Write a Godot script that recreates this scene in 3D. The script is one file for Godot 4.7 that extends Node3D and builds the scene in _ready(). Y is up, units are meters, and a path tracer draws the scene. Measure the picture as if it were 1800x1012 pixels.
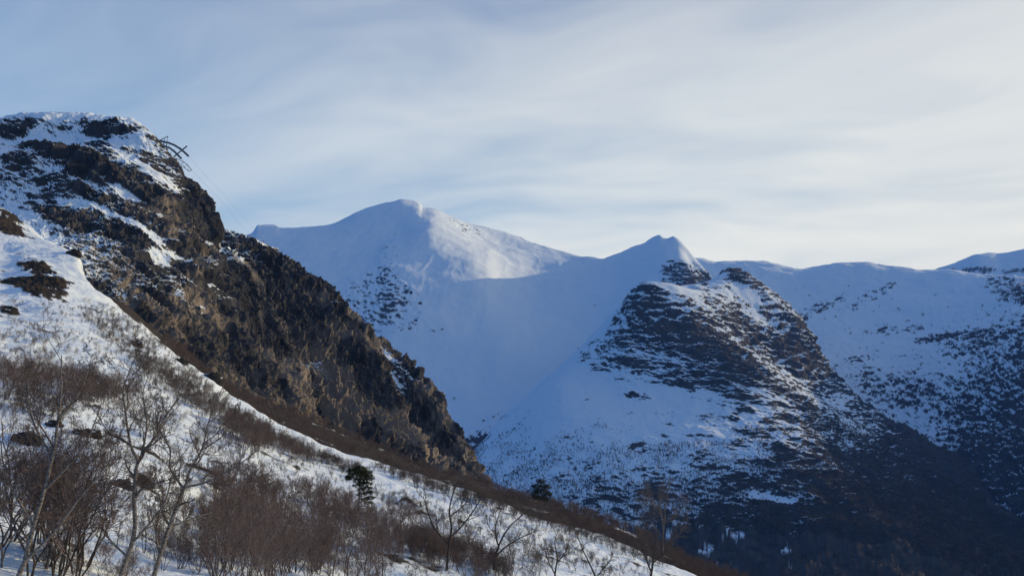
extends Node3D
# A snowy fjord valley in late winter light: a birch slope in front, a cliff with a cable car tower, mountains behind.

const W := 1800.0
const H := 1012.0
const F := 1390.0
const PITCH := 12.0
var cam_basis := Basis(Vector3.RIGHT, deg_to_rad(PITCH))
var SUN := Vector3.ZERO
var names := {}
var rng := RandomNumberGenerator.new()
var grids := {}


func sun_towards(az: float, el: float) -> Vector3:
	var a := deg_to_rad(az)
	var e := deg_to_rad(el)
	return Vector3(sin(a) * cos(e), sin(e), -cos(a) * cos(e))


# a sight line of the survey and a horizontal distance in metres give a point of the land
func P(px: float, py: float, d: float) -> Vector3:
	var v := cam_basis * Vector3((px - W / 2) / F, (H / 2 - py) / F, -1.0)
	return v * (d / sqrt(v.x * v.x + v.z * v.z))


# the reverse: where a point of the land stands in the survey
func Q(p: Vector3) -> Vector2:
	var v := cam_basis.inverse() * p
	return Vector2(W / 2 + F * v.x / -v.z, H / 2 - F * v.y / -v.z)


func noise(sd: int, f: float, oct := 4, ridged := false, gain := 0.5) -> FastNoiseLite:
	var n := FastNoiseLite.new()
	n.noise_type = FastNoiseLite.TYPE_SIMPLEX_SMOOTH
	n.seed = sd
	n.frequency = f
	n.fractal_type = FastNoiseLite.FRACTAL_RIDGED if ridged else FastNoiseLite.FRACTAL_FBM
	if oct <= 1:
		n.fractal_type = FastNoiseLite.FRACTAL_NONE
	n.fractal_octaves = oct
	n.fractal_gain = gain
	return n


func numbered(called: String) -> String:
	var n: int = names.get(called, 0)
	names[called] = n + 1
	return called if n == 0 else "%s_%03d" % [called, n]


func tag(o: Node, label: String, category: String, group := "") -> Node:
	o.set_meta("label", label)
	o.set_meta("category", category)
	if group != "":
		o.set_meta("group", group)
	return o


func put(mesh: Mesh, called: String, m: Material, parent: Node = self) -> MeshInstance3D:
	var o := MeshInstance3D.new()
	o.mesh = mesh
	o.material_override = m
	o.name = numbered(called) if parent == self else called
	parent.add_child(o, true)
	return o


func mat(c: Color, rough := 0.9) -> StandardMaterial3D:
	var m := StandardMaterial3D.new()
	m.albedo_color = c.linear_to_srgb()
	m.roughness = rough
	m.metallic_specular = 0.25
	return m


# a smooth line through surveyed points that never swings past them
func slopes_of(row: Array, k: int) -> PackedFloat32Array:
	var n := row.size()
	var m := PackedFloat32Array()
	m.resize(n)
	for i in n:
		if i == 0 or i == n - 1:
			m[i] = 0.0
			continue
		var va: float = row[i - 1][k] if row[i - 1].size() > k else 0.0
		var vb: float = row[i][k] if row[i].size() > k else 0.0
		var vc: float = row[i + 1][k] if row[i + 1].size() > k else 0.0
		var ha: float = row[i][0] - row[i - 1][0]
		var hb: float = row[i + 1][0] - row[i][0]
		var da := (vb - va) / ha
		var db := (vc - vb) / hb
		m[i] = 0.0 if da * db <= 0.0 else 3.0 * (ha + hb) / ((2.0 * hb + ha) / da + (hb + 2.0 * ha) / db)
	return m


func along(row: Array, slope: Array, x: float) -> Vector3:
	var n := row.size()
	var k := 0
	while k < n - 2 and x > row[k + 1][0]:
		k += 1
	var a: Array = row[k]
	var b: Array = row[k + 1]
	var h: float = b[0] - a[0]
	var t := clampf((x - a[0]) / h, 0.0, 1.0)
	var out := Vector3.ZERO
	for c in 3:
		var va: float = a[c + 1] if a.size() > c + 1 else 0.0
		var vb: float = b[c + 1] if b.size() > c + 1 else 0.0
		var ma: float = slope[c][k] * h
		var mb: float = slope[c][k + 1] * h
		var t2 := t * t
		var t3 := t2 * t
		out[c] = va * (2.0 * t3 - 3.0 * t2 + 1.0) + ma * (t3 - 2.0 * t2 + t) + vb * (3.0 * t2 - 2.0 * t3) + mb * (t3 - t2)
	return out


# Land lofted through surveyed lines. rows: near to far, each a list of [px, py, distance, rockiness].
# gaps: how many strips between two lines. relief(p, rockiness) gives metres along the normal.
# cover(p, normal, rockiness, s) gives the colour.
func land(called: String, x0: float, x1: float, step: float, rows: Array, gaps: Array, blobs: Array, relief: Callable, cover: Callable, m: Material) -> MeshInstance3D:
	var nx := int((x1 - x0) / step) + 1
	var nr := rows.size()
	var nt := 1
	for g in gaps:
		nt += g
	var pts := PackedVector3Array()
	var rock := PackedFloat32Array()
	var uvs := PackedVector2Array()
	pts.resize(nx * nt)
	rock.resize(nx * nt)
	uvs.resize(nx * nt)
	var slopes := []
	for row in rows:
		slopes.append([slopes_of(row, 1), slopes_of(row, 2), slopes_of(row, 3)])
	for i in nx:
		var x := x0 + i * step
		var c: Array[Vector3] = []
		var r: Array[float] = []
		var tm: Array[float] = []
		var ys: Array[float] = []
		for k in nr:
			var a := along(rows[k], slopes[k], x)
			c.append(P(x, a.x, a.y))
			r.append(a.z)
			ys.append(a.x)
			tm.append(0.0 if k == 0 else tm[k - 1] + maxf(0.05, sqrt(c[k].distance_to(c[k - 1]))))
		var j := 0
		for k in nr - 1:
			var pa := c[k - 1] if k > 0 else c[0] * 2.0 - c[1]
			var pb := c[k + 2] if k + 2 < nr else c[nr - 1] * 2.0 - c[nr - 2]
			var dt := tm[k + 1] - tm[k]
			var ta := (tm[k - 1] if k > 0 else tm[0] - dt) - tm[k]
			var tb := (tm[k + 2] if k + 2 < nr else tm[nr - 1] + dt) - tm[k]
			var g: int = gaps[k]
			for s in (g + 1 if k == nr - 2 else g):
				var w := float(s) / g
				var at := j * nx + i
				pts[at] = c[k].cubic_interpolate_in_time(c[k + 1], pa, pb, w, dt, ta, tb)
				rock[at] = lerpf(r[k], r[k + 1], w)
				j += 1
	for b in blobs:
		var ca := cos(deg_to_rad(b[4]))
		var sa := sin(deg_to_rad(b[4]))
		var far := maxf(b[2], b[3]) * 1.5
		for at in nx * nt:
			var px := x0 + (at % nx) * step
			var dx: float = px - b[0]
			if absf(dx) > far:
				continue
			var dy: float = Q(pts[at]).y - b[1]
			if absf(dy) > far:
				continue
			var u: float = (dx * ca + dy * sa) / b[2]
			var v: float = (dy * ca - dx * sa) / b[3]
			var q := u * u + v * v
			if q < 2.2:
				rock[at] += b[5] * (1.0 - smoothstep(0.35, 2.2, q))
	var base := normals_of(pts, nx, nt)
	var idx := 0
	var out := PackedVector3Array()
	out.resize(nx * nt)
	for at in nx * nt:
		out[at] = pts[at] + base[at] * float(relief.call(pts[at], rock[at]))
	var nor := normals_of(out, nx, nt)
	var col := PackedColorArray()
	col.resize(nx * nt)
	for at in nx * nt:
		col[at] = cover.call(out[at], nor[at], rock[at], base[at])
	var index := PackedInt32Array()
	index.resize((nx - 1) * (nt - 1) * 6)
	for j in nt - 1:
		for i in nx - 1:
			var a := j * nx + i
			index[idx] = a
			index[idx + 1] = a + nx
			index[idx + 2] = a + nx + 1
			index[idx + 3] = a
			index[idx + 4] = a + nx + 1
			index[idx + 5] = a + 1
			idx += 6
	var arr := []
	arr.resize(Mesh.ARRAY_MAX)
	arr[Mesh.ARRAY_VERTEX] = out
	arr[Mesh.ARRAY_NORMAL] = nor
	arr[Mesh.ARRAY_COLOR] = col
	arr[Mesh.ARRAY_INDEX] = index
	var am := ArrayMesh.new()
	am.add_surface_from_arrays(Mesh.PRIMITIVE_TRIANGLES, arr)
	var o := put(am, called, m)
	o.set_meta("kind", "structure")
	grids[called] = {"p": out, "n": nor, "c": col, "nx": nx, "nt": nt, "x0": x0, "step": step}
	return o


func normals_of(p: PackedVector3Array, nx: int, nt: int) -> PackedVector3Array:
	var o := PackedVector3Array()
	o.resize(nx * nt)
	for j in nt:
		var ja := maxi(j - 1, 0) * nx
		var jb := mini(j + 1, nt - 1) * nx
		for i in nx:
			var du := p[j * nx + mini(i + 1, nx - 1)] - p[j * nx + maxi(i - 1, 0)]
			var dv := p[jb + i] - p[ja + i]
			o[j * nx + i] = du.cross(dv).normalized()
	return o


func mix3(a: Color, b: Color, t: float) -> Color:
	return a.lerp(b, clampf(t, 0.0, 1.0))
const FOG := 0.00004


# High thin cloud over a blue winter sky, paler and warmer towards the low sun, cloud thinner and sky set bluer away from it to tint the shade.
func build_sky() -> PanoramaSkyMaterial:
	var w := 2048
	var h := 1024
	var im := Image.create(w, h, false, Image.FORMAT_RGBF)
	var streak := noise(11, 1.0, 5, false, 0.5)
	var veil := noise(12, 1.0, 4, false, 0.5)
	var fine := noise(13, 1.0, 4, false, 0.55)
	var low := SKY_LOW
	im.fill(Color(0.3, 0.38, 0.5))
	for y in h / 2 + 2:
		var el := PI / 2 - (y + 0.5) / h * PI
		var se := maxf(sin(el), 0.0)
		var ce := cos(el)
		for x in w:
			var az := (x + 0.5) / w * TAU
			var d := Vector3(sin(az) * ce, se, -cos(az) * ce)
			var g := maxf(0.0, d.dot(SUN))
			var air := exp(-pow(se, 2.6) * 6.0)
			var c := SKY_TOP.lerp(SKY_AWAY.lerp(low, smoothstep(-0.85, 0.25, d.dot(SUN))), air)
			c = c.lerp(SKY_SUN, clampf((pow(g, 3.0) * 0.45 + pow(g, 14.0) * 0.35) * (0.08 + 0.92 * air), 0.0, 1.0))
			# a thin sheet of cloud at one height, drawn out along the wind, thicker to look through near the horizon
			var k := 1.0 / (se + 0.10)
			var sx := d.x * k
			var sz := d.z * k
			var u := (sx * 0.94 + sz * 0.34)
			var v := (-sx * 0.34 + sz * 0.94)
			var warp := veil.get_noise_2d(u * 0.30 + 7.0, v * 0.5) * 0.34
			var s := streak.get_noise_2d(u * 0.10 + 3.0, v * 1.5 + warp)
			var s2 := fine.get_noise_2d(u * 1.1 + warp * 3.0, v * 3.4 + warp * 5.0)
			var t := clampf(0.42 + 0.52 * smoothstep(-0.35, 0.75, d.dot(SUN)) + s * 0.62 + s2 * 0.50 + veil.get_noise_2d(u * 0.16, v * 0.3 + 40.0) * 0.6, 0.0, 1.4)
			t = 1.0 - exp(-t * CLOUD_AMOUNT * pow(k, 1.7) * 0.27)
			var lit := CLOUD.lerp(CLOUD_SUN, smoothstep(-0.7, 0.7, d.dot(SUN)))
			c = c.lerp(lit, t)
			im.set_pixel(x, y, c)
	var m := PanoramaSkyMaterial.new()
	m.panorama = ImageTexture.create_from_image(im)
	return m


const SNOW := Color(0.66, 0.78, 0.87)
const ROCK_DARK := Color(0.027, 0.030, 0.035)
const ROCK := Color(0.058, 0.063, 0.072)
const ROCK_PALE := Color(0.23, 0.205, 0.175)
const HEATH := Color(0.040, 0.036, 0.033)
const WOOD_FLOOR := Color(0.056, 0.055, 0.058)
var land_mat: StandardMaterial3D
var snow_mat: StandardMaterial3D


func tilted(nrm: Vector3, along_f: float, across_f: float) -> Basis:
	# a frame for layered rock: coarse along the layers, fine across them
	var b := nrm.normalized()
	var a := b.cross(Vector3(0.3, 0.1, 1.0)).normalized()
	var c := a.cross(b)
	return Basis(a * along_f, b * across_f, c * along_f).transposed()


func build_land() -> void:
	land_mat = StandardMaterial3D.new()
	land_mat.vertex_color_use_as_albedo = true
	land_mat.roughness = 0.95
	land_mat.metallic_specular = 0.15
	snow_mat = land_mat.duplicate()
	var grain := NoiseTexture2D.new()
	grain.noise = noise(9, 0.018, 5, false, 0.6)
	grain.width = 512
	grain.height = 512
	grain.seamless = true
	grain.as_normal_map = true
	grain.bump_strength = 6.0
	snow_mat.normal_enabled = true
	snow_mat.normal_texture = grain
	snow_mat.normal_scale = 1.3
	snow_mat.uv1_triplanar = true
	snow_mat.uv1_world_triplanar = true
	snow_mat.uv1_scale = Vector3(0.11, 0.11, 0.11)

	valley_ground()
	far_ridge()
	valley_wall()
	snow_mountain()
	knob_mountain()
	cliffs()
	talus()
	slope()


func valley_ground() -> void:
	var pm := PlaneMesh.new()
	pm.size = Vector2(40000, 40000)
	var o := put(pm, "ground", mat(Color(0.16, 0.16, 0.17)))
	o.position = Vector3(0, -620, 0)
	o.set_meta("kind", "structure")


func snow_relief(sd: int, f: float, broad: float, crag: float, lay: Basis) -> Callable:
	var nb := noise(sd, f, 4)
	var nr := noise(sd + 1, 1.0, 5, true, 0.55)
	var nf := noise(sd + 2, 1.0, 4, false, 0.55)
	var nw := noise(sd + 3, f * 5.0, 4, true, 0.5)
	return func(p: Vector3, r: float) -> float:
		var q := lay * p
		var k := clampf(r, 0.0, 1.0)
		var h := nb.get_noise_3dv(p) * broad + nw.get_noise_3dv(Vector3(p.x * 1.4, p.y * 0.5, p.z * 0.7)) * broad * 0.09
		if k > 0.0:
			h += k * crag * (nr.get_noise_3dv(q) * 0.75 + nf.get_noise_3dv(q * 1.9) * 0.55)
		return h


func rock_cover(sd: int, f: float, lay: Basis, thr: float, vary: float, fine := 0.9) -> Callable:
	var na := noise(sd + 5, f, 6, false, 0.6)
	var nl := noise(sd + 6, 1.0, 5, false, 0.68)
	var nc := noise(sd + 7, f * 2.3, 3)
	return func(p: Vector3, n: Vector3, r: float, b: Vector3) -> Color:
		var q := lay * p
		var s := (n.y - b.y) * 1.2 + na.get_noise_3dv(p) * vary + nl.get_noise_3dv(q * 1.3) * vary * fine - minf(r, 0.80) + thr
		var rc := ROCK_DARK.lerp(ROCK, clampf(0.5 + nc.get_noise_3dv(p) * 1.4, 0.0, 1.0))
		rc = rc.lerp(WOOD_FLOOR, smoothstep(0.55, 0.8, r))
		return rc.lerp(SNOW, smoothstep(-0.05, 0.05, s))


func far_ridge() -> void:
	var lay := tilted(Vector3(0, 1, 0.1), 1.0 / 500, 1.0 / 90)
	land("far_ridge_terrain", 1560, 2150, 2.4, [
		[[1560, 640, 7200], [2150, 640, 7200]],
		[[1560, 560, 8000], [1800, 520, 8000], [2150, 500, 8000]],
		[[1560, 505, 8800], [1640, 478, 8800], [1680, 464, 8800], [1720, 448, 8800], [1740, 446, 8900], [1758, 448, 9000], [1800, 440, 9000], [1900, 430, 9000], [2150, 425, 9000]],
		[[1560, 620, 9800], [2150, 560, 9800]],
	], [16, 40, 10], [[1760, 475, 120, 8, -2, 0.35]], snow_relief(31, 1.0 / 900, 40, 45, lay), rock_cover(31, 1.0 / 260, lay, 0.42, 0.5), land_mat)


func valley_wall() -> void:
	var lay := tilted(Vector3(-0.25, 1, 0.3), 1.0 / 75, 1.0 / 32)
	var rel := snow_relief(41, 1.0 / 900, 55, 42, lay)
	land("valley_wall_terrain", 1170, 2300, 1.6, [
		[[1170, 900, 3300], [1500, 900, 3300, 0.3], [1650, 930, 3000, 0.7], [1800, 1010, 2700, 0.9], [2300, 1300, 2000, 0.9]],
		[[1170, 700, 4100], [1450, 720, 4000, 0.2], [1600, 760, 3800, 0.30], [1700, 760, 3600, 0.30], [1800, 740, 3400, 0.38], [2300, 700, 3000, 0.5]],
		[[1170, 560, 5100], [1420, 570, 5000, 0.12], [1560, 570, 4900, 0.1], [1650, 580, 4700, 0.16], [1720, 580, 4500, 0.22], [1800, 570, 4300, 0.32], [2300, 540, 3900, 0.4]],
		[[1170, 452, 6300], [1230, 455, 6300], [1260, 462, 6300], [1285, 463, 6200], [1320, 461, 6150], [1350, 460, 6150], [1380, 464, 6100], [1410, 466, 6050], [1440, 464, 6000], [1480, 462, 6000], [1520, 461, 5950], [1545, 465, 5900], [1580, 469, 5850], [1620, 474, 5800], [1665, 475, 5750], [1700, 482, 5650], [1750, 487, 5500], [1800, 492, 5300, 0.2], [1900, 500, 5000, 0.3], [2300, 480, 4700, 0.3]],
		[[1170, 520, 7200], [1800, 540, 6400], [2300, 520, 5800]],
	], [90, 110, 80, 10], [
		[1440, 545, 60, 10, -25, 0.30], [1530, 525, 50, 8, -30, 0.28], [1570, 578, 45, 8, -6, 0.24], [1650, 592, 40, 7, -10, 0.28],
		[1570, 680, 70, 22, 10, 0.18], [1700, 600, 50, 22, 0, 0.2], [1500, 640, 40, 7, -20, 0.2],
		[1795, 640, 70, 60, 0, 0.15], [1780, 510, 50, 16, 20, 0.28], [1800, 800, 140, 70, 35, 0.4]],
		rel, rock_cover(41, 1.0 / 70, lay, 0.56, 0.55), land_mat)


func snow_mountain() -> void:
	var lay := tilted(Vector3(0.25, 1, 0.4), 1.0 / 110, 1.0 / 42)
	land("snow_mountain_terrain", 330, 1420, 1.7, [
		[[330, 980, 2500], [800, 980, 2500], [1100, 960, 2700], [1420, 900, 3000]],
		[[330, 760, 3600], [600, 750, 3600], [700, 730, 3600], [860, 760, 3500], [1000, 720, 3700], [1100, 680, 3900], [1250, 640, 4000], [1420, 760, 3900]],
		[[330, 600, 4500], [600, 580, 4300], [690, 565, 4190], [760, 570, 4150], [850, 575, 4170], [950, 575, 4360], [1050, 560, 4500], [1130, 540, 4350], [1200, 520, 4250], [1250, 560, 4200], [1300, 620, 4200], [1420, 720, 4100]],
		[[330, 500, 5200], [560, 480, 5000], [640, 470, 4890], [690, 460, 4810], [740, 465, 4745], [790, 470, 4700], [830, 476, 4690], [852, 480, 4730], [885, 482, 5040], [945, 478, 5420], [1000, 480, 5250], [1080, 485, 5000], [1150, 470, 4720], [1200, 470, 4600], [1240, 515, 4500], [1300, 590, 4400], [1420, 680, 4300]],
		[[330, 440, 5800], [440, 425, 5700], [560, 420, 5600], [640, 410, 5500], [700, 402, 5430], [735, 394, 5390], [752, 393, 5385], [790, 402, 5520], [840, 418, 5720], [880, 430, 5830], [930, 440, 5920], [990, 458, 5750], [1050, 465, 5400], [1110, 452, 5100], [1160, 435, 4900], [1190, 438, 4850], [1215, 468, 4800], [1240, 500, 4750], [1300, 575, 4600], [1420, 660, 4500]],
		[[330, 480, 6300], [420, 432, 6200], [446, 413, 6150], [453, 398, 6150], [484, 396, 6150], [491, 402, 6100], [545, 402, 6100], [575, 400, 6050], [600, 392, 6050], [630, 378, 6000], [660, 368, 6000], [690, 359, 6000], [705, 356, 6000], [722, 358, 6030], [734, 361, 6050], [742, 369, 6060], [762, 372, 6100], [790, 382, 6200], [820, 392, 6260], [870, 403, 6330], [910, 418, 6360], [950, 433, 6330], [990, 447, 6150], [1035, 455, 5850], [1060, 453, 5650], [1085, 447, 5500], [1105, 440, 5400], [1130, 428, 5250], [1150, 415, 5150], [1160, 412, 5100], [1172, 417, 5080], [1183, 414, 5060], [1195, 425, 5000], [1207, 443, 4950], [1225, 467, 4900], [1245, 495, 4850], [1262, 520, 4800], [1300, 570, 4700], [1420, 655, 4600]],
		[[330, 560, 7000], [700, 470, 7000], [1150, 520, 6000], [1300, 640, 5600], [1420, 720, 5400]],
	], [60, 90, 80, 70, 60, 12], [
		[650, 530, 66, 40, -40, 0.27], [708, 545, 36, 34, -20, 0.22], [682, 450, 14, 40, 10, 0.14], [1205, 490, 38, 24, 20, 0.44], [1230, 520, 30, 30, 45, 0.42], [1015, 625, 30, 12, -35, 0.2],
		[860, 770, 60, 30, -40, 0.34], [840, 820, 60, 40, -30, 0.34], [930, 720, 40, 20, -45, 0.2], [900, 405, 60, 7, 25, 0.24], [820, 402, 40, 8, 20, 0.18]],
		snow_relief(51, 1.0 / 1100, 45, 38, lay), rock_cover(51, 1.0 / 90, lay, 0.48, 0.5), land_mat)


func knob_mountain() -> void:
	var lay := tilted(Vector3(0.12, 1, 0.15), 1.0 / 78, 1.0 / 30)
	land("knob_mountain_terrain", 760, 2200, 1.45, [
		[[760, 1200, 1500, 0.9], [1200, 1300, 1300, 1.0], [1600, 1400, 1300, 0.9], [2200, 1550, 1300, 1.0]],
		[[760, 960, 2100, 0.3], [1000, 930, 2100, 0.34], [1150, 920, 2050, 0.46], [1300, 930, 2000, 0.5], [1500, 950, 1950, 0.75], [1800, 1060, 1900, 0.9], [2200, 1320, 1900, 1.0]],
		[[760, 860, 2600, 0.12], [900, 830, 2550, 0.10], [1000, 800, 2480, 0.10], [1100, 790, 2420, 0.13], [1200, 790, 2380, 0.18], [1300, 800, 2350, 0.28], [1400, 810, 2330, 0.38], [1500, 840, 2350, 0.6], [1800, 985, 2300, 0.9], [2200, 1250, 2200, 1.0]],
		[[760, 850, 3000, 0.1], [880, 765, 2950, 0.06], [1000, 690, 2850, 0.0], [1100, 700, 2780, 0.04], [1200, 705, 2720, 0.10], [1300, 715, 2700, 0.2], [1400, 740, 2720, 0.32], [1500, 785, 2750, 0.5], [1600, 845, 2700, 0.75], [1800, 960, 2600, 0.9], [2200, 1210, 2450, 1.0]],
		[[760, 845, 3150, 0.1], [880, 750, 3140, 0.0], [1000, 645, 3120, 0.0], [1060, 620, 3060, 0.14], [1110, 590, 2990, 0.42], [1200, 600, 2900, 0.52], [1280, 620, 2880, 0.46], [1330, 645, 2900, 0.4], [1400, 690, 2950, 0.36], [1500, 755, 2950, 0.42], [1600, 820, 2880, 0.7], [1800, 935, 2750, 0.9], [2200, 1190, 2550, 1.0]],
		[[760, 840, 3250], [840, 785, 3260, 0.0], [880, 742, 3270, 0.0], [940, 682, 3290, -0.1], [1000, 624, 3300, -0.1], [1050, 573, 3290, -0.05], [1090, 540, 3230, 0.1], [1118, 512, 3160, 0.34], [1133, 502, 3120, 0.36], [1150, 498, 3110, 0.12], [1180, 502, 3120, 0.08], [1205, 512, 3140, 0.14], [1230, 526, 3160, 0.28], [1260, 550, 3180, 0.34], [1300, 584, 3190, 0.38], [1330, 610, 3200, 0.38], [1370, 645, 3210, 0.36], [1420, 684, 3210, 0.3], [1450, 704, 3200, 0.3], [1500, 738, 3170, 0.36], [1540, 766, 3140, 0.46], [1600, 806, 3090, 0.7], [1700, 864, 2980, 0.9], [1800, 922, 2890, 0.9], [2200, 1170, 2650, 1.0]],
		[[760, 860, 3320], [940, 705, 3380], [1000, 650, 3400], [1090, 560, 3340, 0.1], [1133, 514, 3230, 0.3], [1150, 506, 3220, 0.1], [1180, 506, 3260, 0.2], [1205, 508, 3320, 0.3], [1230, 510, 3380, 0.3], [1260, 515, 3420, 0.2], [1300, 540, 3440, 0.2], [1350, 575, 3440, 0.3], [1400, 615, 3430, 0.5], [1440, 664, 3410, 0.5], [1480, 694, 3380, 0.36], [1540, 738, 3330, 0.42], [1600, 778, 3270, 0.7], [1700, 838, 3180, 0.9], [1800, 900, 3100, 0.9], [2200, 1150, 2800, 1.0]],
		[[760, 880, 3450], [940, 740, 3560], [1090, 600, 3600], [1150, 545, 3600, 0.1], [1180, 520, 3700, 0.3], [1205, 512, 3800, 0.4], [1230, 506, 3900, 0.3], [1255, 492, 3950, 0.15], [1275, 478, 3920, 0.3], [1288, 476, 3880, 0.45], [1305, 482, 3820, 0.5], [1330, 499, 3780, 0.42], [1360, 520, 3760, 0.4], [1380, 535, 3750, 0.34], [1400, 555, 3740, 0.5], [1412, 570, 3730, 0.62], [1425, 595, 3700, 0.72], [1440, 625, 3670, 0.72], [1455, 645, 3640, 0.7], [1480, 670, 3590, 0.52], [1500, 690, 3550, 0.42], [1540, 722, 3500, 0.42], [1600, 755, 3440, 0.75], [1650, 785, 3400, 0.85], [1700, 815, 3360, 0.9], [1750, 845, 3330, 0.9], [1800, 880, 3300, 0.9], [1900, 935, 3220, 0.9], [2200, 1120, 2950, 1.0]],
		[[760, 960, 3700], [1090, 720, 4000], [1180, 620, 4300], [1230, 560, 4700], [1300, 580, 4400, 0.2], [1400, 680, 4150, 0.4], [1500, 800, 3900, 0.4], [1800, 1000, 3600, 0.9], [2200, 1240, 3200, 1.0]],
	], [30, 110, 100, 110, 50, 40, 40, 10], [
		[1180, 560, 70, 30, 8, 0.22], [1200, 600, 110, 26, 8, 0.17], [1200, 655, 100, 20, 12, 0.2], [1280, 640, 60, 26, 20, 0.2], [1125, 700, 26, 7, 5, 0.34], [1050, 612, 44, 14, -28, 0.22], [1080, 640, 40, 12, -10, 0.2], [1135, 525, 34, 20, -30, 0.2],
		[1190, 508, 44, 5, 12, -0.2], [1250, 548, 44, 5, 40, -0.14], [1300, 600, 50, 5, 42, -0.12], [1360, 655, 60, 6, 38, -0.1], [1350, 697, 60, 5, 16, -0.3], [1470, 735, 70, 8, 34, -0.16], [1150, 628, 60, 6, 6, -0.2], [1160, 690, 40, 12, 0, -0.18], [1290, 690, 40, 14, 20, 0.16], [1430, 720, 40, 14, 30, 0.2],
		[1310, 520, 26, 9, 30, -0.24], [1335, 560, 30, 7, 25, -0.14], [1290, 570, 60, 12, 42, 0.14], [1215, 490, 26, 10, 20, 0.3], [1420, 610, 34, 40, 60, 0.15], [1340, 590, 56, 14, 40, 0.24], [1400, 610, 50, 30, 55, 0.2], [1330, 672, 70, 12, 30, 0.22], [1290, 480, 30, 10, 25, 0.2],
		[1372, 879, 28, 6, 10, -0.5], [1325, 870, 22, 6, 10, -0.35], [1768, 893, 26, 3.4, 27, -1.6]],
		snow_relief(71, 1.0 / 700, 22, 36, tilted(Vector3(0.12, 1, 0.15), 1.0 / 130, 1.0 / 48)), knob_cover(71, lay), land_mat)


func knob_cover(sd: int, lay: Basis) -> Callable:
	return rock_cover(sd, 1.0 / 100, lay, 0.43, 0.56, 0.62)


func cliff_relief(sd: int, amp: float) -> Callable:
	var big := noise(sd, 1.0 / 150, 3)
	var rib := noise(sd + 1, 1.0 / 22, 6, true, 0.62)
	var ledge := noise(sd + 2, 1.0, 4, true, 0.6)
	var slab := FastNoiseLite.new()
	slab.noise_type = FastNoiseLite.TYPE_CELLULAR
	slab.seed = sd + 9
	slab.frequency = 1.0 / 15
	slab.cellular_return_type = FastNoiseLite.RETURN_CELL_VALUE
	slab.domain_warp_enabled = true
	slab.domain_warp_amplitude = 6.0
	slab.domain_warp_frequency = 0.04
	var grit := noise(sd + 3, 1.0 / 9.0, 4, false, 0.62)
	var lay := tilted(Vector3(0.42, 1.0, 0.25), 1.0 / 55, 1.0 / 15)
	return func(p: Vector3, r: float) -> float:
		var k := clampf(r, 0.12, 1.0)
		var v := Vector3(p.x, p.y * 0.17, p.z)
		var up := smoothstep(0.45, 0.95, r)
		var h := big.get_noise_3dv(p) * 10.0
		h += amp * k * (rib.get_noise_3dv(v) * lerpf(0.35, 1.0, up) + ledge.get_noise_3dv(lay * p) * lerpf(0.55, 0.25, up))
		h += slab.get_noise_3d(p.x, p.y * 0.22 + p.x * 0.10, p.z) * 3.6 * up
		h += grit.get_noise_3dv(Vector3(p.x, p.y * 0.35, p.z)) * 1.7 * k
		return h


func cliff_cover(sd: int) -> Callable:
	var lay := tilted(Vector3(0.42, 1.0, 0.25), 1.0 / 70, 1.0 / 11)
	var na := noise(sd + 5, 1.0 / 36, 5, false, 0.6)
	var nl := noise(sd + 6, 1.0, 4, false, 0.6)
	var nc := noise(sd + 7, 1.0 / 22, 5, false, 0.7)
	var np := noise(sd + 8, 1.0 / 75, 4, false, 0.6)
	return func(p: Vector3, n: Vector3, r: float, b: Vector3) -> Color:
		var s := (lerpf(b.y, n.y, 0.65) - 0.60) * 1.3 + na.get_noise_3dv(p) * 0.50 + nl.get_noise_3dv(lay * p) * 0.42 - r + 0.52 - smoothstep(0.75, 1.0, r) * 0.30
		var t := nc.get_noise_3dv(Vector3(p.x, p.y * 0.45, p.z))
		var rc := ROCK_DARK.lerp(ROCK, clampf(0.55 + t * 1.5, 0.0, 1.0))
		rc = rc.lerp(ROCK_PALE, smoothstep(0.04, 0.45, np.get_noise_3dv(p) + t * 0.45 + clampf(0.36 - (p.y - 30.0) * 0.0040, -0.45, 0.36)) * 0.8)
		# heather and turf on the gentler bare ground
		rc = rc.lerp(HEATH, smoothstep(0.52, 0.72, n.y + t * 0.15) * 0.5)
		return rc.lerp(SNOW, smoothstep(-0.05, 0.05, s))


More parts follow.
